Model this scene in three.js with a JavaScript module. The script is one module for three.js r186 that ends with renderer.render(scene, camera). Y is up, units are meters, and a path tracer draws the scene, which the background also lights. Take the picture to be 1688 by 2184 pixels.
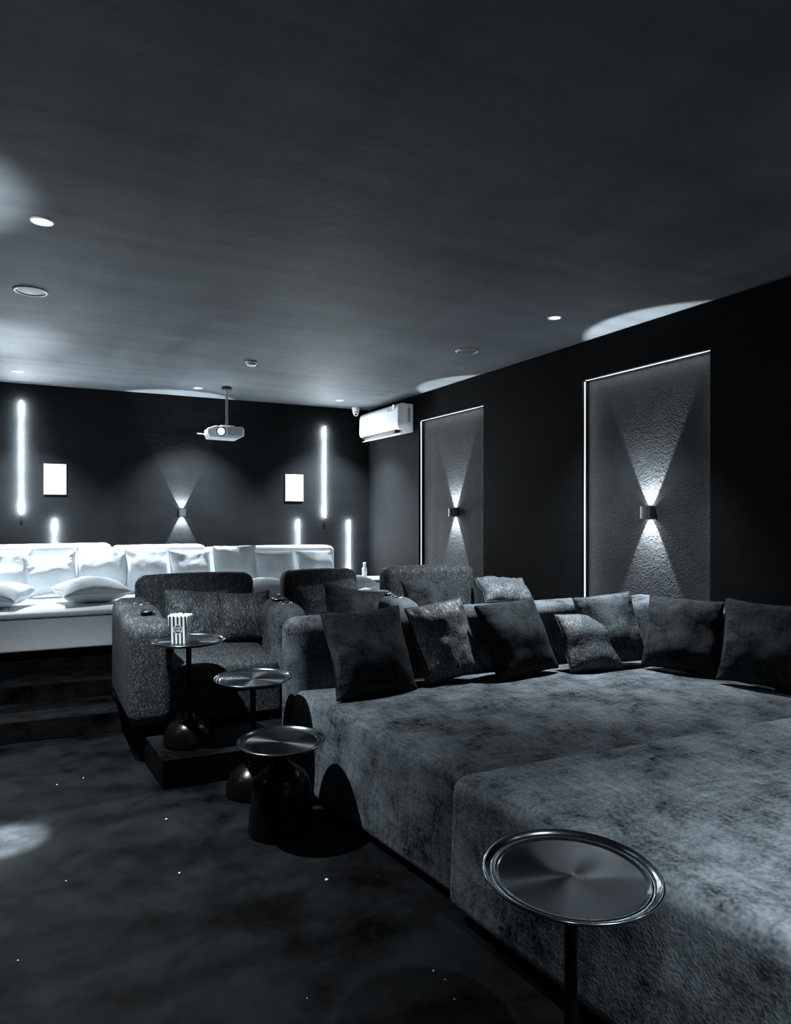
import * as THREE from 'three';
import { mergeGeometries, mergeVertices } from 'three/addons/utils/BufferGeometryUtils.js';
import { RectAreaLightUniformsLib } from 'three/addons/lights/RectAreaLightUniformsLib.js';

// ------------------------------------------------------------------ camera, exposure, light levels
const scene = new THREE.Scene();
const renderer = new THREE.WebGLRenderer({ antialias: true });
renderer.toneMapping = THREE.LinearToneMapping;
renderer.toneMappingExposure = 1.0;
renderer.shadowMap.enabled = true;
RectAreaLightUniformsLib.init();
const CAM_H = 1.4, YAW = THREE.MathUtils.degToRad(27.4);
const camera = new THREE.PerspectiveCamera(2 * THREE.MathUtils.radToDeg(Math.atan(1092 / 1425)), 1688 / 2184, 0.05, 60);
camera.position.set(0, CAM_H, 0);
camera.lookAt(Math.sin(YAW), CAM_H, -Math.cos(YAW));
scene.add(camera);
scene.background = new THREE.Color(0x000000);
const LIGHT = new THREE.Color().setRGB(0.9, 1.0, 1.07);
const DOWN_WIDE = 62, DOWN_BACK = 145, DOWN_FRONT = 36, DOWN_CORE = 1000, SCONCE = 31, TUBE_GLOW = 30, TUBE_AREA = 400, STRIP = 60;

// ------------------------------------------------------------------ helpers
// room axes: x to the right, d (depth, towards the back wall), h (height); three's z = -d
const V = (x, h, d) => new THREE.Vector3(x, h, -d);
const ROOM = { left: -0.8, right: 3.75, back: 7.99, front: -2.3, top: 2.743 };
function rng(seed) { let a = seed >>> 0; return () => { a = (a + 0x6d2b79f5) >>> 0; let t = Math.imul(a ^ (a >>> 15), 1 | a); t = (t + Math.imul(t ^ (t >>> 7), 61 | t)) ^ t; return ((t ^ (t >>> 14)) >>> 0) / 4294967296; }; }
const taken = new Map();
function numbered(name) { const n = taken.get(name) ?? 0; taken.set(name, n + 1); return n ? `${name}_${String(n).padStart(3, '0')}` : name; }
function shadows(o) { o.castShadow = true; o.receiveShadow = true; return o; }
function thing(name, label, category, pos = [0, 0, 0], turn = 0, group) {
  const o = new THREE.Group(); o.name = numbered(name); scene.add(o);
  o.position.copy(V(...pos)); o.rotation.y = turn; o.userData = { label, category };
  if (group) o.userData.group = group;
  return o;
}
function part(name, geo, mat, parent, label) {
  const m = shadows(new THREE.Mesh(geo, mat)); m.name = name; parent.add(m);
  if (label) m.userData.label = label;
  return m;
}
function single(name, geo, mat, label, category, group) {
  const m = shadows(new THREE.Mesh(geo, mat)); m.name = numbered(name); scene.add(m);
  m.userData = { label, category }; if (group) m.userData.group = group;
  return m;
}
function struct(name, geo, mat, label, category) {
  const m = shadows(new THREE.Mesh(geo, mat)); m.name = name; scene.add(m);
  m.userData = { kind: 'structure', label, category };
  return m;
}
// tileable value noise
function makeNoise(seed) {
  const r = rng(seed), T = new Float32Array(65536); for (let i = 0; i < 65536; i++) T[i] = r();
  const at = (x, y, px, py) => T[((((y % py) + py) % py) * 256 + (((x % px) + px) % px)) & 65535];
  const n2 = (x, y, px, py) => {
    const xi = Math.floor(x), yi = Math.floor(y), fx = x - xi, fy = y - yi, sx = fx * fx * (3 - 2 * fx), sy = fy * fy * (3 - 2 * fy);
    const a = at(xi, yi, px, py), b = at(xi + 1, yi, px, py), c = at(xi, yi + 1, px, py), e = at(xi + 1, yi + 1, px, py);
    return a + (b - a) * sx + (c - a) * sy + (a - b - c + e) * sx * sy;
  };
  return (u, v, fx, fy, oct = 4, gain = 0.5) => { let s = 0, w = 1, t = 0; for (let o = 0; o < oct; o++) { s += w * n2(u * fx, v * fy, fx, fy); t += w; w *= gain; fx *= 2; fy *= 2; if (fx > 256 || fy > 256) break; } return s / t; };
}
const clamp = (x, a = 0, b = 1) => Math.min(b, Math.max(a, x));
const sstep = (a, b, x) => { const t = clamp((x - a) / (b - a)); return t * t * (3 - 2 * t); };
function tex(size, fn, { srgb = false, repeat = 1, sizeY = size } = {}) {
  const data = new Uint8Array(size * sizeY * 4);
  for (let y = 0; y < sizeY; y++) for (let x = 0; x < size; x++) {
    let v = clamp(fn((x + 0.5) / size, (y + 0.5) / sizeY));
    if (srgb) v = v <= 0.0031308 ? v * 12.92 : 1.055 * Math.pow(v, 1 / 2.4) - 0.055;
    const i = (y * size + x) * 4; data[i] = data[i + 1] = data[i + 2] = Math.round(v * 255); data[i + 3] = 255;
  }
  const t = new THREE.DataTexture(data, size, sizeY, THREE.RGBAFormat);
  t.wrapS = t.wrapT = THREE.RepeatWrapping; t.magFilter = THREE.LinearFilter; t.minFilter = THREE.LinearMipmapLinearFilter; t.generateMipmaps = true;
  t.repeat.set(repeat, repeat); if (srgb) t.colorSpace = THREE.SRGBColorSpace; t.needsUpdate = true;
  return t;
}
const tint = (v, b = 1) => new THREE.Color().setRGB(v * (1 - 0.12 * b), v, v * (1 + 0.09 * b));

// triplanar uv in metres on welded, smoothed geometry
function finish(g, { weld = true, uvScale = 1, tol = 1e-5 } = {}) {
  if (weld) { g.deleteAttribute('uv'); g.deleteAttribute('normal'); g = mergeVertices(g, tol); g.computeVertexNormals(); }
  g = g.index ? g.toNonIndexed() : g;
  const p = g.attributes.position, uv = new Float32Array(p.count * 2);
  const a = new THREE.Vector3(), b = new THREE.Vector3(), c = new THREE.Vector3();
  for (let i = 0; i < p.count; i += 3) {
    a.fromBufferAttribute(p, i); b.fromBufferAttribute(p, i + 1).sub(a); c.fromBufferAttribute(p, i + 2).sub(a); b.cross(c);
    const ax = Math.abs(b.x), ay = Math.abs(b.y), az = Math.abs(b.z);
    for (let k = 0; k < 3; k++) {
      const x = p.getX(i + k), y = p.getY(i + k), z = p.getZ(i + k);
      const [s, t] = ay >= ax && ay >= az ? [x, z] : ax >= az ? [z, y] : [x, y];
      uv[(i + k) * 2] = s * uvScale; uv[(i + k) * 2 + 1] = t * uvScale;
    }
  }
  g.setAttribute('uv', new THREE.BufferAttribute(uv, 2));
  return g;
}
// rounded box with enough vertices to bend; warp(v, s, t, w) moves each vertex (s,t,w in -1..1)
function softBox(lx, ly, lz, r, { nx = 8, ny = 4, nz = 8, k = 4, warp } = {}) {
  r = Math.min(r, lx / 2 - 1e-4, ly / 2 - 1e-4, lz / 2 - 1e-4);
  const axis = (l, n) => { const o = []; for (let i = 0; i < k; i++) o.push(-l / 2 + r * (1 - Math.cos((i / k) * Math.PI / 2)) * 1); for (let i = 0; i <= n; i++) o.push(-l / 2 + r + (l - 2 * r) * i / n); for (let i = k - 1; i >= 0; i--) o.push(l / 2 - r * (1 - Math.cos((i / k) * Math.PI / 2))); return o; };
  const X = axis(lx, nx), Y = axis(ly, ny), Z = axis(lz, nz), NX = X.length - 1, NY = Y.length - 1, NZ = Z.length - 1;
  const g = new THREE.BoxGeometry(1, 1, 1, NX, NY, NZ), p = g.attributes.position, v = new THREE.Vector3(), q = new THREE.Vector3();
  for (let i = 0; i < p.count; i++) {
    v.set(X[Math.round((p.getX(i) + 0.5) * NX)], Y[Math.round((p.getY(i) + 0.5) * NY)], Z[Math.round((p.getZ(i) + 0.5) * NZ)]);
    q.set(clamp(v.x, -lx / 2 + r, lx / 2 - r), clamp(v.y, -ly / 2 + r, ly / 2 - r), clamp(v.z, -lz / 2 + r, lz / 2 - r));
    v.sub(q); if (v.lengthSq() > 1e-12) v.normalize().multiplyScalar(r); v.add(q);
    if (warp) warp(v, v.x / (lx / 2), v.y / (ly / 2), v.z / (lz / 2));
    p.setXYZ(i, v.x, v.y, v.z);
  }
  return finish(g);
}
function box(x0, x1, h0, h1, d0, d1) { const g = new THREE.BoxGeometry(x1 - x0, h1 - h0, d1 - d0); g.translate((x0 + x1) / 2, (h0 + h1) / 2, -(d0 + d1) / 2); return g; }
function boxes(list) { const g = mergeGeometries(list.map((b) => box(...b))); return finish(g.toNonIndexed(), { weld: false }); }
// quad given in room (x,d): front-left, front-right, back-right, back-left
function softQuad(FL, FR, BR, BL, h0, h1, r, opt = {}) {
  const lx = (Math.hypot(FR[0] - FL[0], FR[1] - FL[1]) + Math.hypot(BR[0] - BL[0], BR[1] - BL[1])) / 2;
  const lz = (Math.hypot(BL[0] - FL[0], BL[1] - FL[1]) + Math.hypot(BR[0] - FR[0], BR[1] - FR[1])) / 2;
  const { crown = 0, lump = 0, seed = 1, hr = 0, taper = 0, foot } = opt, N = makeNoise(seed);
  return softBox(lx, h1 - h0, lz, r, {
    nx: opt.nx ?? 14, ny: opt.ny ?? 4, nz: opt.nz ?? 12, k: opt.k ?? 5, warp: (v, s, t, w) => {
      const S = (s + 1) / 2, T = (1 - w) / 2, tp = 1 - taper * (1 - t) / 2;
      const x = FL[0] * (1 - S) * (1 - T) + FR[0] * S * (1 - T) + BR[0] * S * T + BL[0] * (1 - S) * T;
      const d = FL[1] * (1 - S) * (1 - T) + FR[1] * S * (1 - T) + BR[1] * S * T + BL[1] * (1 - S) * T;
      const cx = (FL[0] + FR[0] + BR[0] + BL[0]) / 4, cd = (FL[1] + FR[1] + BR[1] + BL[1]) / 4;
      let y = (h0 + h1) / 2 + v.y;
      if (t > 0) y += t * (crown * (1 - s * s) * (1 - w * w) + lump * (N(S, T, 6, 5, 3) - 0.5) + hr * S);
      const ft = foot ? (foot[0] * (1 - T) + foot[1] * T) * (1 - t) / 2 * (1 - S) : 0;
      v.set(cx + (x - cx) * tp - ft, y, -(cd + (d - cd) * tp));
    },
  });
}
function pillowGeometry(w, h, th, seed, { pinch = 0.075, wrinkle = 0.010, sag = 0.25 } = {}) {
  const n = 26, N = makeNoise(seed), pos = [], idx = [], R = rng(seed + 7), ph = [R() * 6, R() * 6, R() * 6, R() * 6];
  const curve = [];
  const pt = (u, v, side) => {
    const x = w / 2 * u * (1 - pinch * (1 - v * v) * (0.8 + 0.3 * Math.sin(ph[0] + v * 2))), y = h / 2 * v * (1 - pinch * (1 - u * u) * (0.8 + 0.3 * Math.sin(ph[1] + u * 2)));
    const e = Math.max(0, (1 - u * u) * (1 - v * v));
    let z = th / 2 * Math.pow(e, 0.45) * (1 - sag * v * 0.6);
    const near = Math.max(Math.abs(u), Math.abs(v));
    const fold = Math.sin(ph[2] + (Math.abs(u) > Math.abs(v) ? v * 17 + 3 * Math.sin(v * 5 + ph[3]) : u * 17 + 3 * Math.sin(u * 4 + ph[1])));
    z += Math.pow(e, 0.3) * wrinkle * (1.6 * (N((u + 1) / 2 * 0.98, (v + 1) / 2 * 0.98, 5, 5, 3) - 0.5) + 0.35 * fold * sstep(0.45, 0.9, near));
    const wav = 0.006 * Math.sin(u * 4 + ph[3]) + 0.006 * Math.sin(v * 5 + ph[0]);
    return [x, y, side * z + wav];
  };
  const warpc = (i) => Math.sin(((i / n) * 2 - 1) * Math.PI / 2) * 0.6 + ((i / n) * 2 - 1) * 0.4;
  for (const side of [1, -1]) {
    const o = pos.length / 3;
    for (let j = 0; j <= n; j++) for (let i = 0; i <= n; i++) pos.push(...pt(warpc(i), warpc(j), side));
    for (let j = 0; j < n; j++) for (let i = 0; i < n; i++) { const a = o + j * (n + 1) + i, b = a + 1, c = a + n + 1, d = c + 1; side > 0 ? idx.push(a, b, d, a, d, c) : idx.push(a, d, b, a, c, d); }
  }
  const g = new THREE.BufferGeometry(); g.setAttribute('position', new THREE.Float32BufferAttribute(pos, 3)); g.setIndex(idx);
  g.translate(0, h / 2, 0);
  for (let i = 0; i < n; i++) curve.push(pt(warpc(i), -1, 1)); for (let i = 0; i < n; i++) curve.push(pt(1, warpc(i), 1)); for (let i = n; i > 0; i--) curve.push(pt(warpc(i), 1, 1)); for (let i = n; i > 0; i--) curve.push(pt(-1, warpc(i), 1));
  const pipe = new THREE.TubeGeometry(new THREE.CatmullRomCurve3(curve.map((c) => new THREE.Vector3(c[0], c[1] + h / 2, c[2])), true), 120, 0.0035, 5, true);
  g.computeVertexNormals();
  let b = mergeVertices(g, 1e-5);
  return [finish(b.toNonIndexed(), { weld: true }), finish(pipe, { weld: false })];
}
function lathe(profile, seg = 48) { return new THREE.LatheGeometry(profile.map(([r, y]) => new THREE.Vector2(r, y)), seg); }
function smoothProfile(pts, n = 40) { const c = new THREE.CatmullRomCurve3(pts.map(([r, y]) => new THREE.Vector3(r, y, 0)), false, 'centripetal'); return c.getPoints(n).map((p) => [Math.max(0, p.x), p.y]); }
function tube(points, r, seg = 24, rad = 8) { return new THREE.TubeGeometry(new THREE.CatmullRomCurve3(points), seg, r, rad); }

// ------------------------------------------------------------------ materials
const N1 = makeNoise(11), N2 = makeNoise(23), N3 = makeNoise(37), N4 = makeNoise(53);
// hand-trowelled plaster: large overlapping strokes plus fine grain
const plasterMap = tex(1024, (u, v) => {
  const wu = u + 0.05 * (N2(u, v, 4, 4, 3) - 0.5), wv = v + 0.05 * (N3(u, v, 4, 4, 3) - 0.5);
  const big = N1(wu, wv, 3, 4, 4), stroke = N2(wu, wv, 3, 26, 3), stroke2 = N4(wv, wu, 4, 18, 3), fine = N3(u, v, 128, 128, 2);
  return 0.58 + 0.62 * (big - 0.5) + 0.22 * (stroke - 0.5) + 0.20 * (stroke2 - 0.5) + 0.05 * (fine - 0.5);
}, { srgb: true });
const plasterBump = tex(1024, (u, v) => 0.5 + 0.5 * (N2(u, v, 5, 24, 4) - 0.5) + 0.25 * (N3(u, v, 90, 90, 2) - 0.5) + 0.3 * (N4(v, u, 6, 20, 3) - 0.5));
const roughBump = tex(512, (u, v) => 0.6 * N1(u, v, 48, 60, 3, 0.6) + 0.4 * N2(u, v, 110, 120, 1));
const floorMap = tex(1024, (u, v) => {
  const wu = u + 0.08 * (N2(u, v, 5, 5, 3) - 0.5), wv = v + 0.08 * (N3(u, v, 5, 5, 3) - 0.5);
  const a = N1(wu, wv, 7, 7, 5, 0.6), b = N4(wu, wv, 4, 14, 4), sp = N3(u, v, 160, 160, 1);
  return 0.46 + 1.7 * (a - 0.5) + 0.9 * (b - 0.5) + 0.12 * (sp - 0.5);
}, { srgb: true });
const velvetMap = tex(1024, (u, v) => {
  const wu = u + 0.10 * (N2(u, v, 5, 5, 3) - 0.5), wv = v + 0.10 * (N3(u, v, 5, 5, 3) - 0.5);
  const a = N1(wu, wv, 6, 7, 5, 0.58), st = N4(wu, wv, 9, 60, 3), st2 = N2(wv, wu, 8, 70, 3), f = N3(u, v, 150, 150, 2);
  return 0.48 + 1.05 * (a - 0.5) + 0.34 * (st - 0.5) + 0.30 * (st2 - 0.5) + 0.35 * (f - 0.5);
}, { srgb: true });
const velvetBump = tex(512, (u, v) => 0.7 * N1(u, v, 120, 120, 2) + 0.3 * N2(u, v, 24, 30, 3));
// chenille: short vertical threads, their glints painted into the colour map
const chenilleMap = tex(512, (u, v) => { const a = N1(u, v, 96, 26, 2), b = N2(u, v, 128, 64, 1), c = N3(u, v, 6, 6, 3); return 0.06 + 0.10 * c + 0.75 * sstep(0.48, 0.85, 0.65 * a + 0.35 * b) + 0.10 * b; }, { srgb: true });
const chenilleBump = tex(512, (u, v) => 0.6 * N1(u, v, 96, 26, 2) + 0.4 * N2(u, v, 128, 64, 1));
const chenilleRough = tex(256, (u, v) => 0.75 - 0.4 * sstep(0.5, 0.85, N1(u, v, 96, 26, 2)));
const wornMap = tex(512, (u, v) => 0.62 + 0.5 * (N1(u, v, 6, 6, 5) - 0.5) + 0.3 * (N2(u, v, 90, 90, 2) - 0.5), { srgb: true });
const creamMap = tex(256, (u, v) => 0.90 + 0.12 * (N1(u, v, 6, 6, 4) - 0.5) + 0.12 * (N2(u, v, 64, 64, 2) - 0.5), { srgb: true });
function rep(t, r) { const c = t.clone(); c.repeat.set(r, r); c.needsUpdate = true; return c; }
const std = (o) => new THREE.MeshStandardMaterial({ roughness: 0.9, metalness: 0, ...o });
const phys = (o) => new THREE.MeshPhysicalMaterial({ roughness: 0.9, metalness: 0, ...o });
const M = {
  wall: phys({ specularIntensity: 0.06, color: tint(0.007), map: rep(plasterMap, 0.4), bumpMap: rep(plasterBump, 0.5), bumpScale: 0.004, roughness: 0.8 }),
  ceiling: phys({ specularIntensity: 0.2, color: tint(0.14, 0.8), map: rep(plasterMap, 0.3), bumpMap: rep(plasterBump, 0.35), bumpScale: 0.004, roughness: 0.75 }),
  panel: phys({ specularIntensity: 0.2, color: tint(0.015), map: rep(wornMap, 1.2), bumpMap: rep(roughBump, 1.6), bumpScale: 0.005, roughness: 0.75 }),
  floor: phys({ specularIntensity: 0.07, color: tint(0.010), map: rep(floorMap, 0.8), bumpMap: rep(roughBump, 0.6), bumpScale: 0.001, roughness: 0.62 }),
  velvet: phys({ specularIntensity: 0.15, color: tint(0.16), map: rep(velvetMap, 1.1), bumpMap: rep(velvetBump, 1.6), bumpScale: 0.0012, roughness: 0.95, sheen: 0.5, sheenRoughness: 0.45, sheenColor: tint(0.10) }),
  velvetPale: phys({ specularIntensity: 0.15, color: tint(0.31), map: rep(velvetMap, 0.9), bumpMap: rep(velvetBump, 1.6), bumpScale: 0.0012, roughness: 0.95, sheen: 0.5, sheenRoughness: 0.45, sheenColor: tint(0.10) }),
  velvetDark: phys({ specularIntensity: 0.15, color: tint(0.05), map: rep(velvetMap, 1.8), bumpMap: rep(velvetBump, 2.2), bumpScale: 0.0012, roughness: 0.95, sheen: 0.6, sheenRoughness: 0.4, sheenColor: tint(0.10) }),
  chenille: phys({ specularIntensity: 0.5, color: tint(0.14), map: rep(chenilleMap, 2.8), bumpMap: rep(chenilleBump, 2.8), bumpScale: 0.003, roughnessMap: rep(chenilleRough, 2.8), roughness: 1 }),
  chenilleShiny: phys({ specularIntensity: 0.8, color: tint(0.26), map: rep(chenilleMap, 3.2), bumpMap: rep(chenilleBump, 3.2), bumpScale: 0.003, roughnessMap: rep(chenilleRough, 3.2), roughness: 0.85 }),
  chenillePillow: phys({ specularIntensity: 0.8, color: tint(0.19), map: rep(chenilleMap, 2.2), bumpMap: rep(chenilleBump, 2.2), bumpScale: 0.006, roughnessMap: rep(chenilleRough, 2.2), roughness: 0.85 }),
  cream: phys({ color: tint(0.93, 0.4), map: rep(creamMap, 2.2), bumpMap: rep(velvetBump, 2.2), bumpScale: 0.002, roughness: 0.95 }),
  tray: phys({ color: tint(0.13, 0.9), metalness: 1, roughness: 0.27, anisotropy: 0.9 }),
  rim: phys({ color: tint(0.42, 0.9), metalness: 1, roughness: 0.16 }),
  lacquer: phys({ color: tint(0.002), roughness: 0.24, specularIntensity: 0.45 }),
  black: std({ color: tint(0.006), roughness: 0.6 }),
  white: phys({ color: tint(0.78, 0.3), roughness: 0.35, clearcoat: 0.4, clearcoatRoughness: 0.15 }),
  paper: std({ color: tint(0.75, 0.3), roughness: 0.8 }),
  grey: std({ color: tint(0.3, 0.6), roughness: 0.5 }),
  shade: std({ color: tint(0.035), roughness: 0.35, metalness: 0.3 }),
  chrome: std({ color: tint(0.75, 0.4), metalness: 1, roughness: 0.18 }),
  popcorn: std({ color: tint(0.85, 0.2), roughness: 0.9 }),
};
const glow = (k) => std({ color: 0xffffff, emissive: LIGHT, emissiveIntensity: k, roughness: 0.5 });
M.tube = glow(TUBE_GLOW); M.lamp = glow(12); M.sconceGlow = glow(10); M.strip = glow(0.8); M.lens = glow(60);

// ------------------------------------------------------------------ the room
const R = ROOM, T = 0.25;
struct('floor', boxes([[R.left - T, R.right + T, -0.2, 0, R.front - T, R.back + T]]), M.floor, 'dark stained microcement floor in front of the seats', 'floor');
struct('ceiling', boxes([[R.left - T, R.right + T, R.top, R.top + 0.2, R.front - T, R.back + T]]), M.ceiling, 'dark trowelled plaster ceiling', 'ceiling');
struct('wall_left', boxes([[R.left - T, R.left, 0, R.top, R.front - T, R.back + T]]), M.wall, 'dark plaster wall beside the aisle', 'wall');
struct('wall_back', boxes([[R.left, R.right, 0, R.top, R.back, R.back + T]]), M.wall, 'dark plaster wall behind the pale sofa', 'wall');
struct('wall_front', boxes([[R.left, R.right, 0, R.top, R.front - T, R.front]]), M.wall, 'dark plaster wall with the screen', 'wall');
const REC = [[2.864, 4.022], [5.374, 6.655]], RECH = 2.443, RECD = 0.075;
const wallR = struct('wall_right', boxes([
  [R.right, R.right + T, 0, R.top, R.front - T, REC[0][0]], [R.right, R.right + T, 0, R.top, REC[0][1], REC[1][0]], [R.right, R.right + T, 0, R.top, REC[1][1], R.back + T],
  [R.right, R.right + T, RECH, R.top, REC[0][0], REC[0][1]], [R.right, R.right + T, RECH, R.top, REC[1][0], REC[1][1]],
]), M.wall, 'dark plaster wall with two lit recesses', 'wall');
for (const [a, b] of REC) part('recess_panel', boxes([[R.right + RECD, R.right + T, 0, RECH, a, b]]), M.panel, wallR, 'rough dark panel set into the recess');
// seating levels
function slabQuad(pts, h0, h1) { // pts in (x,d), counter-clockwise from above is not required
  const s = new THREE.Shape(pts.map(([x, d]) => new THREE.Vector2(x, d)));
  const g = new THREE.ExtrudeGeometry(s, { depth: h1 - h0 - 0.012, bevelEnabled: true, bevelSize: 0.006, bevelThickness: 0.006, bevelSegments: 2 });
  g.rotateX(-Math.PI / 2); g.translate(0, h0 + 0.006, 0);
  return finish(g, { weld: false });
}
const rowD = (d0, x) => d0 - 0.087 * x;           // rows of seats run slightly askew to the back wall
struct('trim_1', slabQuad([[0.515, rowD(3.575, 0.515)], [3.74, rowD(3.575, 3.74)], [3.74, 5.3], [0.36, 5.3]], 0, 0.15), M.floor, 'low dark platform under the armchairs', 'platform');
struct('trim_2', slabQuad([[R.left + 0.01, rowD(4.635, R.left)], [0.425, rowD(4.635, 0.42)], [0.37, 5.2], [R.left + 0.01, 5.2]], 0, 0.13), M.floor, 'lower dark step up to the pale sofa', 'step');
struct('trim_3', slabQuad([[R.left + 0.01, rowD(5.06, R.left)], [0.40, rowD(5.06, 0.4)], [0.36, 5.5], [R.left + 0.01, 5.5]], 0, 0.25), M.floor, 'upper dark step up to the pale sofa', 'step');
struct('trim_4', slabQuad([[R.left + 0.01, rowD(5.42, R.left)], [3.74, rowD(5.42, 3.74)], [3.74, 7.98], [R.left + 0.01, 7.98]], 0, 0.34), M.floor, 'high dark platform under the pale sofa', 'platform');

// ------------------------------------------------------------------ lamps
function spot(parent, at, to, intensity, deg, penumbra, radius, name) {
  const l = new THREE.SpotLight(LIGHT, intensity, 0, THREE.MathUtils.degToRad(deg), penumbra, 2);
  l.position.set(...at); l.target.position.set(...to); l.castShadow = true; l.shadow.radius = radius; l.name = name;
  parent.add(l, l.target); return l;
}
function areaLight(parent, w, h, at, to, intensity, name) {
  const l = new THREE.RectAreaLight(LIGHT, intensity, w, h); l.position.set(...at); l.name = name; parent.add(l);
  parent.updateMatrixWorld(true); const wp = new THREE.Vector3(...to).applyMatrix4(parent.matrixWorld); l.lookAt(wp); return l;
}
const ringGeo = lathe(smoothProfile([[0.036, 0.0], [0.037, -0.004], [0.042, -0.0055], [0.049, -0.004], [0.0505, 0.0]], 16), 40);
const lensGeo = lathe([[0, -0.0015], [0.02, -0.0015], [0.036, 0.0]].reverse(), 32);
const DL = [
  [-0.03, 3.49, 'above the aisle floor', [-0.05, -1, 0.07]], [3.10, 3.59, 'above the corner of the velvet sofa'],
  [-0.27, 7.31, 'above the pale sofa beside the blank white panel'], [1.43, 7.41, 'beside the projector pole'], [3.10, 7.44, 'beside the air conditioner'],
  [-0.30, -0.30, 'behind the aisle'], [1.43, -0.40, 'at the front of the room'], [3.10, -0.35, 'above the front corner of the room'],
];
for (const [x, d, where, aim = [0, -1, 0]] of DL) {
  const t = thing('ceiling_downlight', `small round white recessed downlight ${where}`, 'downlight', [x, R.top, d], 0, 'recessed ceiling downlights');
  part('ring', ringGeo, M.white, t); part('lens', lensGeo, M.lamp, t);
  spot(t, [0, -0.012, 0], [0, -1, 0], d > 6 ? DOWN_BACK : d < 0 ? (x < 0 ? DOWN_FRONT * 0.25 : DOWN_FRONT) : DOWN_WIDE, ...(d > 6 ? [48, 0.6] : d < 0 ? [54, 0.6] : [46.5, 0.85]), 1.2, 'downlight_beam');
  spot(t, [0, -0.013, 0], aim, DOWN_CORE, 4, 0.8, 1.2, 'downlight_core');
}
// up-and-down wall sconces: open-ended curved shade on a flat back plate
const sconceShade = (() => {
  const w = 0.042, dpt = 0.085, th = 0.004, pts = [], inn = [];
  for (let i = 0; i <= 20; i++) { const a = Math.PI * i / 20; pts.push([w * Math.cos(a), 0.045 + (dpt - 0.045) * Math.sin(a)]); inn.push([(w - th) * Math.cos(a), 0.045 + (dpt - 0.045 - th) * Math.sin(a)]); }
  const s = new THREE.Shape([[w, 0.004], ...pts, [-w, 0.004], [-w + th, 0.004], ...inn.reverse(), [w - th, 0.004]].map(([x, y]) => new THREE.Vector2(x, y)));
  const g = new THREE.ExtrudeGeometry(s, { depth: 0.086, bevelEnabled: false }); g.rotateX(Math.PI / 2); g.translate(0, 0.043, 0); return g;
})();
const sconceCore = (() => { const g = new THREE.CylinderGeometry(0.03, 0.03, 0.016, 24); g.translate(0, 0, 0.042); return g; })();
const sconceLens = (s) => { const g = new THREE.CylinderGeometry(0.012, 0.012, 0.002, 20); g.translate(0, s * 0.0095, 0.036); return g; };
const sconcePlate = (() => { const g = new THREE.BoxGeometry(0.07, 0.086, 0.005); g.translate(0, 0, 0.0025); return g; })();
function sconce(x, h, d, turn, label, tilt = 0.24, soft = 0.12) {
  const t = thing('wall_sconce', label, 'wall light', [x, h, d], turn, 'up-and-down wall lights');
  part('back_plate', sconcePlate, M.black, t); part('shade', sconceShade, M.shade, t, 'curved grey metal shade'); part('lamp_core', sconceCore, M.black, t);
  for (const s of [1, -1]) {
    part('lamp_lens', sconceLens(s), M.sconceGlow, t);
    spot(t, [0, s * 0.012, 0.036], [0, s, 0.036 - tilt], SCONCE, 29, soft, 0.1, 'sconce_beam');
    spot(t, [0, s * 0.0125, 0.036], [0, s, 0.036], SCONCE * 0.03, 68, 0.6, 0.3, 'sconce_spill');
  }
  return t;
}
sconce(R.right + RECD, 1.397, 3.406, -Math.PI / 2, 'grey up-and-down wall light in the wider lit recess beside the velvet sofa');
sconce(R.right + RECD, 1.397, 5.991, -Math.PI / 2, 'grey up-and-down wall light in the recess beside the air conditioner');
sconce(1.356, 1.395, R.back, 0, 'grey up-and-down wall light on the wall behind the pale sofa');
sconce(R.left, 1.397, 3.30, Math.PI / 2, 'grey up-and-down wall light on the aisle wall beside the steps', -0.03, 0.45);
sconce(R.left, 1.397, 5.991, Math.PI / 2, 'grey up-and-down wall light on the aisle wall beside the pale sofa', -0.2, 0.9);
// glowing tubes on the back wall
const TUBES = [
  [-0.26, 1.36, 2.575, 'long vertical light tube beside the blank panel above the pale sofa arm'], [3.112, 1.312, 2.506, 'long vertical light tube on the wall below the security camera'],
  [0.049, 0.75, 1.345, 'short vertical light tube below the smaller-looking white panel by the long tube'], [2.761, 0.75, 1.324, 'short vertical light tube rising behind the last pale pillow'],
  [3.449, 0.55, 1.312, 'short vertical light tube beside the white bottle'],
];
TUBES[2][3] = 'short vertical light tube rising behind the end section of the pale sofa';
TUBES[3][3] = 'short vertical light tube below the long tube, rising behind the last pale pillows';
for (const [x, h0, h1, label] of TUBES) {
  const L = h1 - h0, t = thing('light_tube', label, 'light tube', [x, (h0 + h1) / 2, R.back], 0, 'glowing tubes on the back wall');
  const g = new THREE.CapsuleGeometry(0.0125, L - 0.05, 6, 16); g.translate(0, 0, 0.045); part('tube', g, M.tube, t);
  const ch = new THREE.BoxGeometry(0.010, L - 0.3, 0.030); ch.translate(0, 0, 0.015); part('channel', ch, M.white, t);
  areaLight(t, 0.024, L - 0.05, [0, 0, 0.060], [0, 0, 1], TUBE_AREA, 'tube_light');
  areaLight(t, 0.024, L - 0.05, [0, 0, 0.031], [0, 0, -1], TUBE_AREA * 3, 'tube_light');
}
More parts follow.
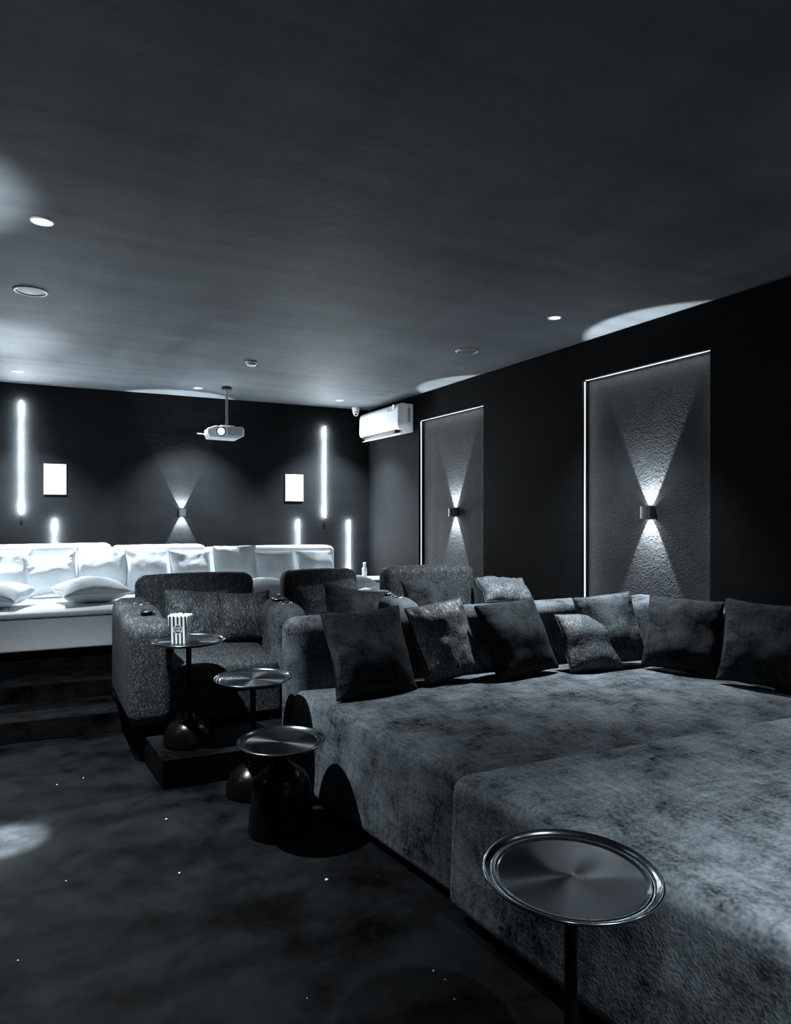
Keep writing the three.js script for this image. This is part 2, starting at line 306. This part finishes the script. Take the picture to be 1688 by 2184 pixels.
// strip lights round the recesses
for (const [i, [a, b]] of REC.entries()) {
  const where = i ? 'the recess beside the air conditioner' : 'the recess beside the velvet sofa';
  const side = thing('led_strip', `thin bright vertical light strip on the far edge of ${where}`, 'light strip', [R.right + 0.03, RECH / 2, b]);
  part('tape', new THREE.BoxGeometry(0.012, RECH - 0.02, 0.003).translate(0, 0, 0.0015), M.strip, side);
  areaLight(side, 0.012, RECH - 0.02, [0, 0, 0.004], [0.35, 0, 1], STRIP, 'strip_light');
  const top = thing('led_strip', `thin bright horizontal light strip along the top of ${where}`, 'light strip', [R.right + 0.035, RECH, (a + b) / 2]);
  part('tape', new THREE.BoxGeometry(0.012, 0.003, b - a - 0.02).translate(0, -0.0015, 0), M.strip, top);
  const l = new THREE.RectAreaLight(LIGHT, STRIP, 0.012, b - a - 0.02); l.position.set(0, -0.004, 0); l.rotation.x = -Math.PI / 2; l.name = 'strip_light'; top.add(l);
  const nearS = thing('led_strip', `thin vertical light strip on the near edge of ${where}`, 'light strip', [R.right + 0.03, RECH / 2, a]);
  part('tape', new THREE.BoxGeometry(0.012, RECH - 0.02, 0.003).translate(0, 0, -0.0015), M.strip, nearS);
  areaLight(nearS, 0.012, RECH - 0.02, [0, 0, -0.004], [0.35, 0, -1], STRIP * 0.5, 'strip_light');
}

// ------------------------------------------------------------------ sofas
{ // middle velvet sofa
  const t = thing('velvet_sofa', 'deep grey velvet corner sofa with seven scatter pillows along its back', 'sofa', [2.2, 0, 2.6]);
  const G = (g) => g.translate(-2.2, 0, 2.6);
  part('seat', G(softQuad([1.30, 1.995], [3.45, 1.82], [3.40, 3.22], [1.15, 3.38], 0.03, 0.458, 0.035, { foot: [0.03, 0.09], crown: 0.012, lump: 0.008, seed: 3, nx: 24, nz: 16 })), M.velvet, t);
  part('backrest', G(softQuad([1.14, 3.35], [3.44, 3.20], [3.44, 3.40], [1.105, 3.54], 0.03, 0.835, 0.075, { lump: 0.018, seed: 5, nx: 24, ny: 8, nz: 4 })), M.velvet, t);
  part('backrest', G(softQuad([3.47, 1.84], [3.72, 1.84], [3.73, 3.40], [3.45, 3.40], 0.03, 0.83, 0.08, { lump: 0.02, seed: 6, nx: 4, ny: 8, nz: 24 })), M.velvet, t);
  part('plinth', boxes([[-0.85, 1.2, 0, 0.035, -0.55, 0.55]]), M.black, t);
}
{ // nearest velvet daybed
  const t = thing('velvet_daybed', 'wide grey velvet daybed beside the largest round tray table', 'daybed', [2.3, 0, 1.3]);
  const G = (g) => g.translate(-2.3, 0, 1.3);
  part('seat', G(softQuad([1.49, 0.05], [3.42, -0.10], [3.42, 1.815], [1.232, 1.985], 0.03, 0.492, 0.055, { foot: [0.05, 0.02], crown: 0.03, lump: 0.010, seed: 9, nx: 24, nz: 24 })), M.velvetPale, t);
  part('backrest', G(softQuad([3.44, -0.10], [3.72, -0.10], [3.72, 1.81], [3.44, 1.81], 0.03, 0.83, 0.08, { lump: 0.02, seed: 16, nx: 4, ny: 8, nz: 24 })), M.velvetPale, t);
  part('plinth', boxes([[-0.7, 1.05, 0, 0.035, -1.1, 0.45]]), M.black, t);
}
{ // pale sofa on the top platform
  const t = thing('pale_sofa', 'long pale upholstered sofa with three back sections on the top platform', 'sofa', [1, 0.34, 6.2]);
  const G = (g) => g.translate(-1, -0.34, 6.2);
  const k = (d0, x) => d0 - 0.07 * (x + 0.3);
  part('base', G(softQuad([-0.78, k(5.39, -0.78)], [2.66, k(5.39, 2.66)], [2.66, k(6.9, 2.66)], [-0.78, k(6.9, -0.78)], 0.41, 0.655, 0.02, { nx: 10 })), M.cream, t);
  part('plinth', G(slabQuad([[-0.7, 5.55], [2.55, 5.35], [2.55, 6.8], [-0.7, 6.9]], 0.34, 0.42)), M.black, t);
  part('seat', G(softQuad([-0.78, k(5.375, -0.78)], [2.67, k(5.375, 2.67)], [2.67, k(6.78, 2.67)], [-0.78, k(6.78, -0.78)], 0.645, 0.685, 0.018, { crown: 0.006, seed: 12 })), M.cream, t, 'pale seat cover');
  for (const [x0, x1, h] of [[-0.78, 0.507, 1.112], [0.517, 1.335, 1.088], [1.345, 2.62, 1.055]])
    part('back_section', G(softQuad([x0, k(6.60, x0)], [x1, k(6.60, x1)], [x1, k(6.95, x1)], [x0, k(6.95, x0)], 0.62, h, 0.055, { lump: 0.012, seed: Math.round(x1 * 50) + 60, ny: 6, nz: 5 })), M.cream, t, 'pale back cushion section');
}
// armchairs on the low platform
const ROWTURN = -Math.atan(0.087);
const cupHolder = mergeGeometries([lathe([[0.030, -0.002], [0.036, 0.004], [0.044, 0.005], [0.046, 0.0]], 28)]);
const cupWell = lathe([[0, -0.02], [0.031, -0.02], [0.034, 0.003]], 24);
function cups(parent, spots, h) { for (const [x, z] of spots) { const c = part('cup_holder', cupHolder.clone().translate(x, h, z), M.chrome, parent, 'chrome cup holder ring'); part('cup_well', cupWell.clone().translate(x, h + 0.001, z), M.black, c); } }
function armGeo(x0, x1, z0, z1, h0, h1, seed, flare = 0, slope = 0.01) {
  const g = softBox(x1 - x0, h1 - h0, z1 - z0, 0.075, { nx: 4, ny: 8, nz: 10, k: 5, warp: (v, s, t, w) => { v.y += 0.012 * Math.max(0, t) * Math.cos(w * 7 + seed) - slope * Math.max(0, t) * w; v.x += flare * w * 0.5; } });
  return g.translate((x0 + x1) / 2, (h0 + h1) / 2, (z0 + z1) / 2);
}
// local frame: x along the row from the left end of the first back, z towards the screen, y from the low platform
function armchair(x0, x1, label, { leftArm, rightArm, backH = 0.825, armH = 0.655 }) {
  const s0 = leftArm ? leftArm[1] - 0.03 : x0 + 0.005, s1 = rightArm[0] + 0.01, t = thing('armchair', label, 'armchair', [0.51, 0.15, 4.78], ROWTURN);
  part('seat_base', softBox(s1 - s0, 0.22, 0.80, 0.02, {}).translate((s0 + s1) / 2, 0.16, 0.42), M.chenille, t);
  part('seat_cushion', softBox(s1 - s0 - 0.01, 0.13, 0.80, 0.05, { warp: (v, s, u, w) => { if (u > 0) v.y += 0.02 * u * (1 - s * s) * (1 - w * w); } }).translate((s0 + s1) / 2, 0.305, 0.44), M.chenille, t);
  const bk = softBox(x1 - x0, backH - 0.05, 0.17, 0.07, { nx: 12, ny: 12, nz: 3, k: 5, warp: (v, s, u, w) => { v.y -= 0.012 * s * s * (u > 0 ? u : 0); v.z += 0.03 * w * (1 - s * s) * (1 - u * u); } });
  bk.rotateX(-0.06); part('backrest', bk.translate((x0 + x1) / 2, 0.05 + (backH - 0.05) / 2, -0.07), M.chenille, t);
  if (leftArm) { const a = part('arm', armGeo(...leftArm, -0.02, 0.87, 0.05, 0.655, 1, 0.10, 0.03), M.chenille, t); cups(a, [[(leftArm[0] + leftArm[1]) / 2 + 0.01, 0.30]], 0.672); cups(a, [[(leftArm[0] + leftArm[1]) / 2 + 0.03, 0.55]], 0.658); }
  if (rightArm) { const a = part('arm', armGeo(...rightArm, -0.1, 0.72, 0.05, armH, 2.2), M.velvet, t, 'padded velvet console arm'); cups(a, [[(rightArm[0] + rightArm[1]) / 2, 0.30], [(rightArm[0] + rightArm[1]) / 2, 0.52]], armH + 0.005); }
  for (const x of [x0 + 0.06, x1 - 0.06]) for (const z of [0.08, 0.74]) part('foot', new THREE.CylinderGeometry(0.025, 0.018, 0.06, 12).translate(x, 0.03, z), M.black, t);
  return t;
}
armchair(0.0, 0.80, 'dark chenille armchair behind the popcorn box, with a wide outer arm', { leftArm: [-0.10, 0.15], rightArm: [0.79, 1.01] });
armchair(1.005, 1.59, 'narrow dark chenille armchair between the two others, leaning pillows on it', { rightArm: [1.58, 1.80] });
armchair(1.80, 2.61, 'dark chenille armchair beside the recess with the air conditioner side sconce', { rightArm: [2.60, 2.86], armH: 0.5 });

// ------------------------------------------------------------------ pillows
function pillow(name, label, mat, x, d, h, { w = 0.45, t = 0.15, hgt = w, yaw = 0, lean = 25, roll = 0, group, seed = 1, wrinkle, pinch, sag } = {}) {
  const r = THREE.MathUtils.degToRad, o = thing(name, label, 'pillow', [x, h, d], 0, group);
  const [g, p] = pillowGeometry(w, hgt, t, seed, { ...(wrinkle && { wrinkle }), ...(pinch && { pinch }), ...(sag !== undefined && { sag }) });
  part('cover', g, mat, o); part('piping', p, mat, o);
  o.rotation.set(r(-lean), r(yaw), r(roll), 'YXZ');
  // lower the lowest corner exactly onto the seat
  o.updateMatrixWorld(true); const bb = new THREE.Box3().setFromObject(o, true); o.position.y += h - bb.min.y - 0.004;
  return o;
}
const VG = 'pillows on the velvet sofa';
pillow('velvet_pillow', 'large smooth dark velvet pillow at the open end of the velvet sofa', M.velvetDark, 1.49, 3.06, 0.468, { w: 0.47, hgt: 0.46, t: 0.17, yaw: 3, lean: 27, seed: 101, group: VG });
pillow('chenille_pillow', 'creased glinting chenille pillow between two dark velvet pillows', M.chenilleShiny, 1.98, 3.10, 0.468, { w: 0.37, hgt: 0.44, t: 0.13, yaw: -6, lean: 24, roll: 7, seed: 102, wrinkle: 0.028, group: VG });
pillow('velvet_pillow', 'dark velvet pillow beside the creased chenille pillow', M.velvetDark, 2.42, 3.02, 0.468, { w: 0.46, hgt: 0.44, t: 0.16, yaw: 4, lean: 25, roll: 3, seed: 103, group: VG });
pillow('chenille_pillow', 'small pale glinting chenille pillow tucked near the sofa corner', M.chenilleShiny, 2.85, 2.93, 0.468, { w: 0.36, hgt: 0.36, t: 0.13, yaw: -8, lean: 30, roll: -2, seed: 104, group: VG });
pillow('velvet_pillow', 'grey velvet pillow leaning into the sofa corner with one raised corner', M.velvet, 3.06, 2.96, 0.470, { w: 0.40, hgt: 0.43, t: 0.14, yaw: -14, lean: 22, roll: 4, seed: 105, group: VG });
pillow('velvet_pillow', 'grey velvet pillow against the wall side of the corner', M.velvetDark, 3.24, 2.69, 0.468, { w: 0.42, hgt: 0.44, t: 0.15, yaw: -62, lean: 22, roll: -2, seed: 106, group: VG });
pillow('velvet_pillow', 'large grey velvet pillow propped on the wall side, nearest the daybed', M.velvetDark, 3.34, 2.22, 0.468, { w: 0.48, hgt: 0.46, t: 0.16, yaw: -66, lean: 20, roll: -2, seed: 107, group: VG });
const PG = 'pale pillows along the pale sofa back', S1 = 0.689;
const back = [
  ['tall pale pillow with gathered seam at the aisle end of the pale sofa', -0.33, 6.32, 0.42, 0.42, 3, 0, 1], ['slumped pale pillow with a drooping top edge beside the gathered one', 0.03, 6.27, 0.40, 0.36, -3, 6, 2],
  ['pale pillow behind the flat lying pillow', 0.40, 6.26, 0.43, 0.42, -2, -3, 3], ['pale pillow at the middle section seam, behind the first armchair', 0.78, 6.22, 0.37, 0.41, 0, 0, 4],
  ['pale pillow on the middle section below the wall light', 1.14, 6.20, 0.38, 0.38, 2, -2, 5], ['pale pillow crossed by a faint shadow on the end section', 1.54, 6.14, 0.40, 0.42, -3, 0, 6],
  ['low pale pillow beside the shadow-crossed one', 1.92, 6.10, 0.38, 0.35, 0, 2, 7], ['last pale pillow at the bottle end of the pale sofa', 2.32, 6.10, 0.38, 0.36, 3, -1, 8],
];
for (const [label, x, d, w, hg, yaw, roll, s] of back) pillow('pale_pillow', label, M.cream, x, d, S1, { w, hgt: hg, t: 0.15, yaw, lean: 22, roll, seed: 120 + s, group: PG });
const LG = 'pillows lying flat on the pale sofa';
pillow('pale_pillow', 'plump pillow lying flat on the pale seat beside the first armchair', M.cream, 0.34, 5.62, S1, { w: 0.50, hgt: 0.42, t: 0.20, yaw: 12, lean: 86, seed: 140, pinch: 0.10, sag: 0, group: LG });
pillow('pale_pillow', 'pillow lying flat at the aisle end of the pale seat', M.cream, -0.42, 5.62, S1, { w: 0.42, hgt: 0.40, t: 0.18, yaw: -20, lean: 84, seed: 141, sag: 0, group: LG });
pillow('pale_pillow', 'pillow lying behind the gap between first and second armchair', M.cream, 1.62, 5.40, S1, { w: 0.46, hgt: 0.42, t: 0.15, yaw: 8, lean: 87, seed: 142, sag: 0, group: LG });
pillow('pale_pillow', 'pillow lying in front of the white side cabinet', M.cream, 2.38, 5.35, S1, { w: 0.44, hgt: 0.42, t: 0.13, yaw: -4, lean: 88, seed: 143, sag: 0, group: LG });
// on the armchairs: seat top about 0.53
pillow('chenille_pillow', 'dark chenille pillow with a dipped top edge behind the popcorn box', M.chenillePillow, 0.86, 4.50, 0.535, { w: 0.42, hgt: 0.36, t: 0.14, yaw: -2, lean: 24, roll: -4, seed: 151, wrinkle: 0.02, group: 'pillows on the armchairs' });
pillow('chenille_pillow', 'dark chenille pillow upright in the inner corner of the first armchair', M.chenillePillow, 1.16, 4.42, 0.535, { w: 0.34, hgt: 0.33, t: 0.15, yaw: -16, lean: 18, roll: 2, seed: 152, group: 'pillows on the armchairs' });
pillow('chenille_pillow', 'dark chenille pillow against the narrow armchair back', M.chenillePillow, 1.84, 4.44, 0.535, { w: 0.46, hgt: 0.36, t: 0.14, yaw: -4, lean: 22, roll: 8, seed: 153, group: 'pillows on the armchairs' });
pillow('velvet_pillow', 'plain black pillow slumped in front of the narrow armchair pillow', M.velvetDark, 1.84, 4.14, 0.535, { w: 0.44, hgt: 0.36, t: 0.13, yaw: -2, lean: 34, roll: -12, seed: 154, group: 'pillows on the armchairs' });
pillow('velvet_pillow', 'dark velvet pillow on the armchair beside the lit recess', M.velvetDark, 2.62, 4.36, 0.535, { w: 0.46, hgt: 0.37, t: 0.15, yaw: -3, lean: 22, roll: 3, seed: 155, group: 'pillows on the armchairs' });
pillow('chenille_pillow', 'bright glinting chenille pillow drooping over the armchair end arm', M.chenilleShiny, 3.20, 4.22, 0.655, { w: 0.42, hgt: 0.30, t: 0.15, yaw: -10, lean: 60, roll: -4, seed: 156, wrinkle: 0.024, group: 'pillows on the armchairs' });

// ------------------------------------------------------------------ side tables
const trayGeo = lathe([[0, 0.0015], [0.004, 0.0], [0.02, 0], [0.06, 0], [0.10, 0], [0.14, 0], [0.1585, 0.0]], 96);
const rimGeo = lathe(smoothProfile([[0.1585, 0.0], [0.1625, 0.0015], [0.167, 0.0035], [0.172, 0.0025], [0.178, 0.004], [0.184, 0.0095], [0.190, 0.0125], [0.1935, 0.0105], [0.192, 0.006], [0.183, -0.001], [0.165, -0.006], [0.10, -0.007], [0.0, -0.007]], 70), 96);
function sideTable(x, d, base, H, label, bell) {
  const t = thing('side_table', label, 'side table', [x, base, d], 0, 'round tray tables beside the seats');
  const prof = bell ? [[0, 0], [0.1395, 0], [0.1435, 0.004], [0.1425, 0.03], [0.138, 0.09], [0.131, 0.155], [0.123, 0.205], [0.108, 0.243], [0.080, 0.270], [0.050, 0.290], [0.032, 0.312], [0.024, 0.335], [0.02, H - 0.006]]
    : [[0, 0], [0.130, 0], [0.1335, 0.004], [0.132, 0.03], [0.124, 0.065], [0.108, 0.098], [0.082, 0.123], [0.054, 0.142], [0.034, 0.163], [0.022, 0.195], [0.016, 0.24], [0.0145, 0.30], [0.0145, H - 0.006]];
  part('pedestal', lathe(smoothProfile(prof, 90), 64), M.lacquer, t, bell ? 'black lacquered bell-shaped pedestal' : 'black lacquered domed pedestal and stem');
  const tr = part('tray', trayGeo.clone().translate(0, H, 0), M.tray, t, 'brushed metal tray'); part('rim', rimGeo.clone().translate(0, H, 0), M.rim, tr);
  return t;
}
sideTable(0.672, 3.735, 0.15, 0.548, 'round metal tray table carrying the popcorn box');
sideTable(0.905, 3.295, 0, 0.565, 'round metal tray table on a thin stem between popcorn table and the low one');
sideTable(0.910, 2.853, 0, 0.384, 'low round metal tray table on a bell-shaped black pedestal', true);
sideTable(1.020, 1.128, 0, 0.60, 'round metal tray table standing against the velvet daybed');

// popcorn box
{
  const t = thing('popcorn_box', 'striped paper popcorn box on the round tray', 'popcorn box', [0.625, 0.15 + 0.548 + 0.001, 3.72], -0.45);
  const cv = document.createElement('canvas'); cv.width = 256; cv.height = 384; const c = cv.getContext('2d');
  c.fillStyle = '#f4f6f7'; c.fillRect(0, 0, 256, 384); c.fillStyle = '#23282c';
  for (let i = 0; i < 5; i++) c.fillRect(i * 52 + 12, 0, 24, 384);
  c.beginPath(); c.arc(128, 190, 62, 0, 7); c.fillStyle = '#f4f6f7'; c.fill(); c.beginPath(); c.arc(128, 190, 55, 0, 7); c.fillStyle = '#2c3236'; c.fill();
  c.fillStyle = '#f4f6f7'; c.textAlign = 'center'; c.font = 'bold 42px sans-serif'; c.fillText('POP', 128, 188); c.font = 'bold 36px sans-serif'; c.fillText('CORN', 128, 222);
  const map = new THREE.CanvasTexture(cv); map.colorSpace = THREE.SRGBColorSpace;
  const mat = std({ map, roughness: 0.6, side: THREE.DoubleSide });
  const H = 0.142, a = 0.036, b = 0.050;
  const panel = () => { // tapered panel with a scalloped top
    const s = new THREE.Shape(); s.moveTo(-a, 0); s.lineTo(a, 0); s.lineTo(b, H); const n = 5;
    for (let i = 0; i < n; i++) { const x0 = b - 2 * b * i / n, x1 = b - 2 * b * (i + 1) / n; s.quadraticCurveTo((x0 + x1) / 2, H + 0.014, x1, H); }
    const g = new THREE.ExtrudeGeometry(s, { depth: 0.0012, bevelEnabled: false, curveSegments: 6 }), p = g.attributes.position, uv = g.attributes.uv;
    for (let i = 0; i < p.count; i++) { const y = p.getY(i); uv.setXY(i, 0.5 + 0.5 * p.getX(i) / b, clamp(y / (H + 0.012))); }
    g.rotateX(Math.atan((b - a) / H)); g.translate(0, 0, a); return g;
  };
  for (let k = 0; k < 4; k++) part('side_panel', panel().rotateY(k * Math.PI / 2), mat, t);
  part('bottom', new THREE.BoxGeometry(2 * a, 0.002, 2 * a).translate(0, 0.001, 0), M.paper, t);
  const r = rng(5), list = [];
  for (let i = 0; i < 46; i++) for (let j = 0; j < 3; j++) { const s = new THREE.IcosahedronGeometry(0.0065 + 0.004 * r(), 1); s.translate((r() - 0.5) * 0.012, (r() - 0.5) * 0.01, (r() - 0.5) * 0.012); const ix = i % 7, iz = Math.floor(i / 7); s.translate((ix - 3) * 0.0135, 0.136 + 0.008 * r(), (iz - 3) * 0.0135); list.push(s); }
  const pc = part('popcorn', mergeGeometries(list), M.popcorn, t, 'white popped corn'); pc.userData.kind = 'stuff';
}
// ------------------------------------------------------------------ ceiling and wall fittings
{ // projector
  const t = thing('projector', 'white video projector hanging from the ceiling on a pole', 'projector', [1.69, R.top, 7.20], -0.06);
  part('mount_plate', new THREE.CylinderGeometry(0.05, 0.055, 0.03, 24).translate(0, -0.015, 0), M.black, t);
  part('pole', new THREE.CylinderGeometry(0.014, 0.014, 0.40, 16).translate(0, -0.22, 0), M.chrome, t);
  part('bracket', mergeGeometries([new THREE.BoxGeometry(0.14, 0.008, 0.14).translate(0, -0.425, 0), new THREE.BoxGeometry(0.012, 0.03, 0.012).translate(0.06, -0.437, 0.06), new THREE.BoxGeometry(0.012, 0.03, 0.012).translate(-0.06, -0.437, 0.06), new THREE.BoxGeometry(0.012, 0.03, 0.012).translate(0.06, -0.437, -0.06), new THREE.BoxGeometry(0.012, 0.03, 0.012).translate(-0.06, -0.437, -0.06)]), M.grey, t);
  const s = new THREE.Shape([[-0.18, -0.02], [-0.165, -0.055], [0.125, -0.062], [0.18, -0.03], [0.18, 0.035], [0.165, 0.05], [-0.11, 0.05], [-0.18, 0.025]].map(([x, y]) => new THREE.Vector2(x, y)));
  part('body', new THREE.ExtrudeGeometry(s, { depth: 0.25, bevelEnabled: true, bevelSize: 0.008, bevelThickness: 0.008, bevelSegments: 2 }).translate(-0.03, -0.50, -0.10), M.white, t);
  part('vent_panel', new THREE.BoxGeometry(0.15, 0.07, 0.004).translate(0.06, -0.50, 0.16), M.grey, t, 'grey vent grille');
  part('lens_ring', new THREE.TorusGeometry(0.042, 0.008, 10, 32).translate(-0.085, -0.50, 0.160), M.black, t);
  part('lens', new THREE.CylinderGeometry(0.036, 0.036, 0.008, 32).rotateX(Math.PI / 2).translate(-0.085, -0.50, 0.161), M.lens, t, 'glaring projector lens');
  part('cable', tube([new THREE.Vector3(-0.20, -0.525, 0.02), new THREE.Vector3(-0.25, -0.522, 0.02), new THREE.Vector3(-0.31, -0.518, 0.02)], 0.006), M.white, t, 'white cable sticking out');
  spot(t, [-0.085, -0.50, 0.17], [-0.085, -0.74, 1.17], 8, 11, 0.1, 0.5, 'projector_beam');
}
{ // smoke detector
  const t = thing('smoke_detector', 'small round white smoke detector on the ceiling', 'smoke detector', [1.60, R.top, 5.88]);
  part('base', lathe(smoothProfile([[0, 0], [0.05, 0], [0.052, -0.01], [0.05, -0.02], [0, -0.021]], 30), 40), M.white, t);
  part('chamber', lathe(smoothProfile([[0.042, -0.02], [0.04, -0.034], [0.03, -0.042], [0, -0.043]], 30), 40), M.white, t); part('sensor_gap', lathe([[0.041, -0.021], [0.0435, -0.025], [0.041, -0.029]], 40), M.black, t);
}
for (const [x, d, lab] of [[-0.10, 4.62, 'round ceiling speaker with a light rim near the aisle downlight'], [3.097, 4.675, 'round dark ceiling speaker above the armchair beside the far recess']]) {
  const t = thing('ceiling_speaker', lab, 'speaker', [x, R.top, d], 0, 'round ceiling speakers');
  part('frame', lathe(smoothProfile([[0.078, -0.001], [0.080, -0.007], [0.088, -0.009], [0.097, -0.005], [0.099, 0.0]], 20), 56), M.grey, t);
  part('grille', lathe([[0, -0.007], [0.05, -0.006], [0.0785, -0.003]].reverse(), 48), M.black, t);
}
{ // security camera
  const t = thing('security_camera', 'small white dome security camera at the top of the back wall', 'security camera', [3.50, R.top, 7.86], -0.4);
  part('mount', lathe(smoothProfile([[0, 0], [0.05, 0], [0.052, -0.012], [0.043, -0.06], [0.033, -0.085], [0, -0.088]], 30), 40), M.white, t);
  part('eyeball', new THREE.SphereGeometry(0.036, 28, 20).translate(0, -0.078, 0.012), M.white, t); part('camera_lens', new THREE.CylinderGeometry(0.014, 0.016, 0.01, 20).rotateX(1.1).translate(-0.004, -0.095, 0.042), M.black, t);
}
{ // air conditioner on the right wall, local z away from the wall
  const t = thing('air_conditioner', 'white split air conditioner on the wall above the pale plaster strip', 'air conditioner', [R.right, 2.49, 7.33], -Math.PI / 2);
  const L = 1.10, prof = (pts, len) => { const s = new THREE.Shape(); s.moveTo(...pts[0]); for (const q of pts.slice(1)) q.length === 2 ? s.lineTo(...q) : s.quadraticCurveTo(...q); return new THREE.ExtrudeGeometry(s, { depth: len - 0.02, bevelEnabled: true, bevelSize: 0.008, bevelThickness: 0.01, bevelSegments: 3, curveSegments: 10 }).translate(0, 0, -(len - 0.02) / 2).rotateY(-Math.PI / 2); };
  // profile x: out of the wall, y: up
  part('body', prof([[0.008, -0.155], [0.11, -0.175], [0.11, 0.155], [0.008, 0.155]], L), M.white, t);
  part('front_panel', prof([[0.112, -0.13], [0.175, -0.125], [0.192, -0.12, 0.194, -0.06], [0.190, 0.09], [0.186, 0.15, 0.14, 0.162], [0.112, 0.164]], L - 0.02), M.white, t);
  part('outlet', new THREE.BoxGeometry(L - 0.2, 0.03, 0.07).translate(-0.02, -0.146, 0.147), M.black, t, 'dark air outlet');
  for (let i = 0; i < 9; i++) part('vane', new THREE.BoxGeometry(0.05, 0.012, 0.05).translate(-0.36 + i * 0.085, -0.157, 0.152), M.white, t);
  part('louver', softBox(L - 0.06, 0.012, 0.08, 0.005).rotateX(0.25).translate(0, -0.178, 0.125), M.white, t);
  part('sticker', new THREE.BoxGeometry(0.20, 0.05, 0.001).translate(0.36, 0.115, 0.1985).rotateX(0), M.grey, t, 'grey label');
  part('sticker', new THREE.CylinderGeometry(0.032, 0.032, 0.001, 24).rotateX(Math.PI / 2).translate(0.42, 0.128, 0.1995), M.paper, t, 'round white label');
  part('side_vent', new THREE.BoxGeometry(0.001, 0.16, 0.025).translate(L / 2 + 0.0085, 0.03, 0.06), M.grey, t, 'grey vent slits');
}
const canvasPanel = (x0, x1, h0, h1, label) => {
  const t = thing('wall_panel', label, 'panel', [(x0 + x1) / 2, (h0 + h1) / 2, R.back], 0, 'blank white panels on the back wall');
  part('board', softBox(x1 - x0, h1 - h0, 0.018, 0.002, { nx: 2, ny: 2, nz: 1, k: 2 }).translate(0, 0, 0.009), M.paper, t);
};
canvasPanel(-0.053, 0.161, 1.586, 1.911, 'blank white rectangular panel between the long and short light tubes');
canvasPanel(2.597, 2.829, 1.535, 1.868, 'blank white rectangular panel beside the security camera side light tube');
{ // white cabinet and bottle in the far corner
  const t = thing('side_cabinet', 'small white side cabinet with a dark top in the far corner', 'cabinet', [3.32, 0.34, 6.95], -0.1);
  part('body', softBox(0.34, 0.27, 0.34, 0.006, { nx: 1, ny: 1, nz: 1, k: 2 }).translate(0, 0.135, 0), M.white, t); part('top', softBox(0.40, 0.022, 0.40, 0.004, { nx: 1, ny: 1, nz: 1, k: 2 }).translate(0, 0.292, 0), M.grey, t, 'dark grey top');
  part('door', softBox(0.31, 0.23, 0.012, 0.003, { nx: 1, ny: 1, nz: 1, k: 2 }).translate(0, 0.13, 0.175), M.white, t);
  const b = thing('dispenser_bottle', 'white bottle with a pump cap standing on the side cabinet', 'bottle', [3.18, 0.645, 6.90]);
  part('bottle_body', lathe(smoothProfile([[0, 0], [0.026, 0], [0.028, 0.01], [0.026, 0.05], [0.0275, 0.055], [0.0275, 0.115], [0.022, 0.125], [0.012, 0.13]], 40), 32), M.white, b);
  part('pump_cap', lathe(smoothProfile([[0.016, 0.126], [0.017, 0.15], [0.014, 0.155], [0.018, 0.165], [0.016, 0.182], [0, 0.184]], 30), 24), M.white, b);
  part('nozzle', new THREE.BoxGeometry(0.012, 0.01, 0.04).translate(-0.008, 0.172, 0.015), M.white, b);
}
{ // projection screen on the front wall
  const t = thing('projection_screen', 'wide white projection screen on the wall facing the seats', 'screen', [1.45, 1.55, R.front]);
  part('screen_sheet', new THREE.BoxGeometry(3.6, 2.0, 0.01).translate(0, 0, -0.005 - 0.02), M.paper, t); part('screen_frame', mergeGeometries([new THREE.BoxGeometry(3.7, 0.05, 0.04).translate(0, 1.02, -0.02), new THREE.BoxGeometry(3.7, 0.05, 0.04).translate(0, -1.02, -0.02), new THREE.BoxGeometry(0.05, 2.0, 0.04).translate(1.82, 0, -0.02), new THREE.BoxGeometry(0.05, 2.0, 0.04).translate(-1.82, 0, -0.02)]), M.black, t);
}
// popcorn crumbs on the floor (room x, d)
const crumbGeo = (() => { const r = rng(77), l = []; for (let j = 0; j < 4; j++) { const s = new THREE.IcosahedronGeometry(0.0032 + 0.0015 * r(), 1); s.translate((r() - 0.5) * 0.006, 0.003 + r() * 0.002, (r() - 0.5) * 0.006); l.push(s); } return mergeGeometries(l); })();
{
  const f = 1425, s = Math.sin(YAW), c = Math.cos(YAW);
  const at = [[0.865, 2.09], [0.55, 2.52]]; at.length = 0;
  for (const [u, v, k] of [[697, 1879, 1.1], [383, 1864, 0.8], [355, 1749, 0.9], [141, 1880, 0.5], [121, 1675, 0.7], [178, 1660, 0.6], [925, 2072, 0.5], [950, 2090, 0.35], [38, 2050, 0.5], [655, 2130, 0.3], [970, 2132, 0.35]]) {
    const z = 1.4 * f / (v - 1092), q = (u - 844) / f; at.push([(q * c + s) * z, (c - q * s) * z, k]);
  }
  at.forEach(([x, d, k], i) => { const m = single('popcorn_crumb', crumbGeo, M.popcorn, 'tiny white popcorn crumb on the dark floor', 'crumb', 'popcorn crumbs on the floor'); m.position.copy(V(x, 0, d)); m.rotation.y = i * 1.3; m.scale.setScalar(k); });
}
renderer.render(scene, camera);
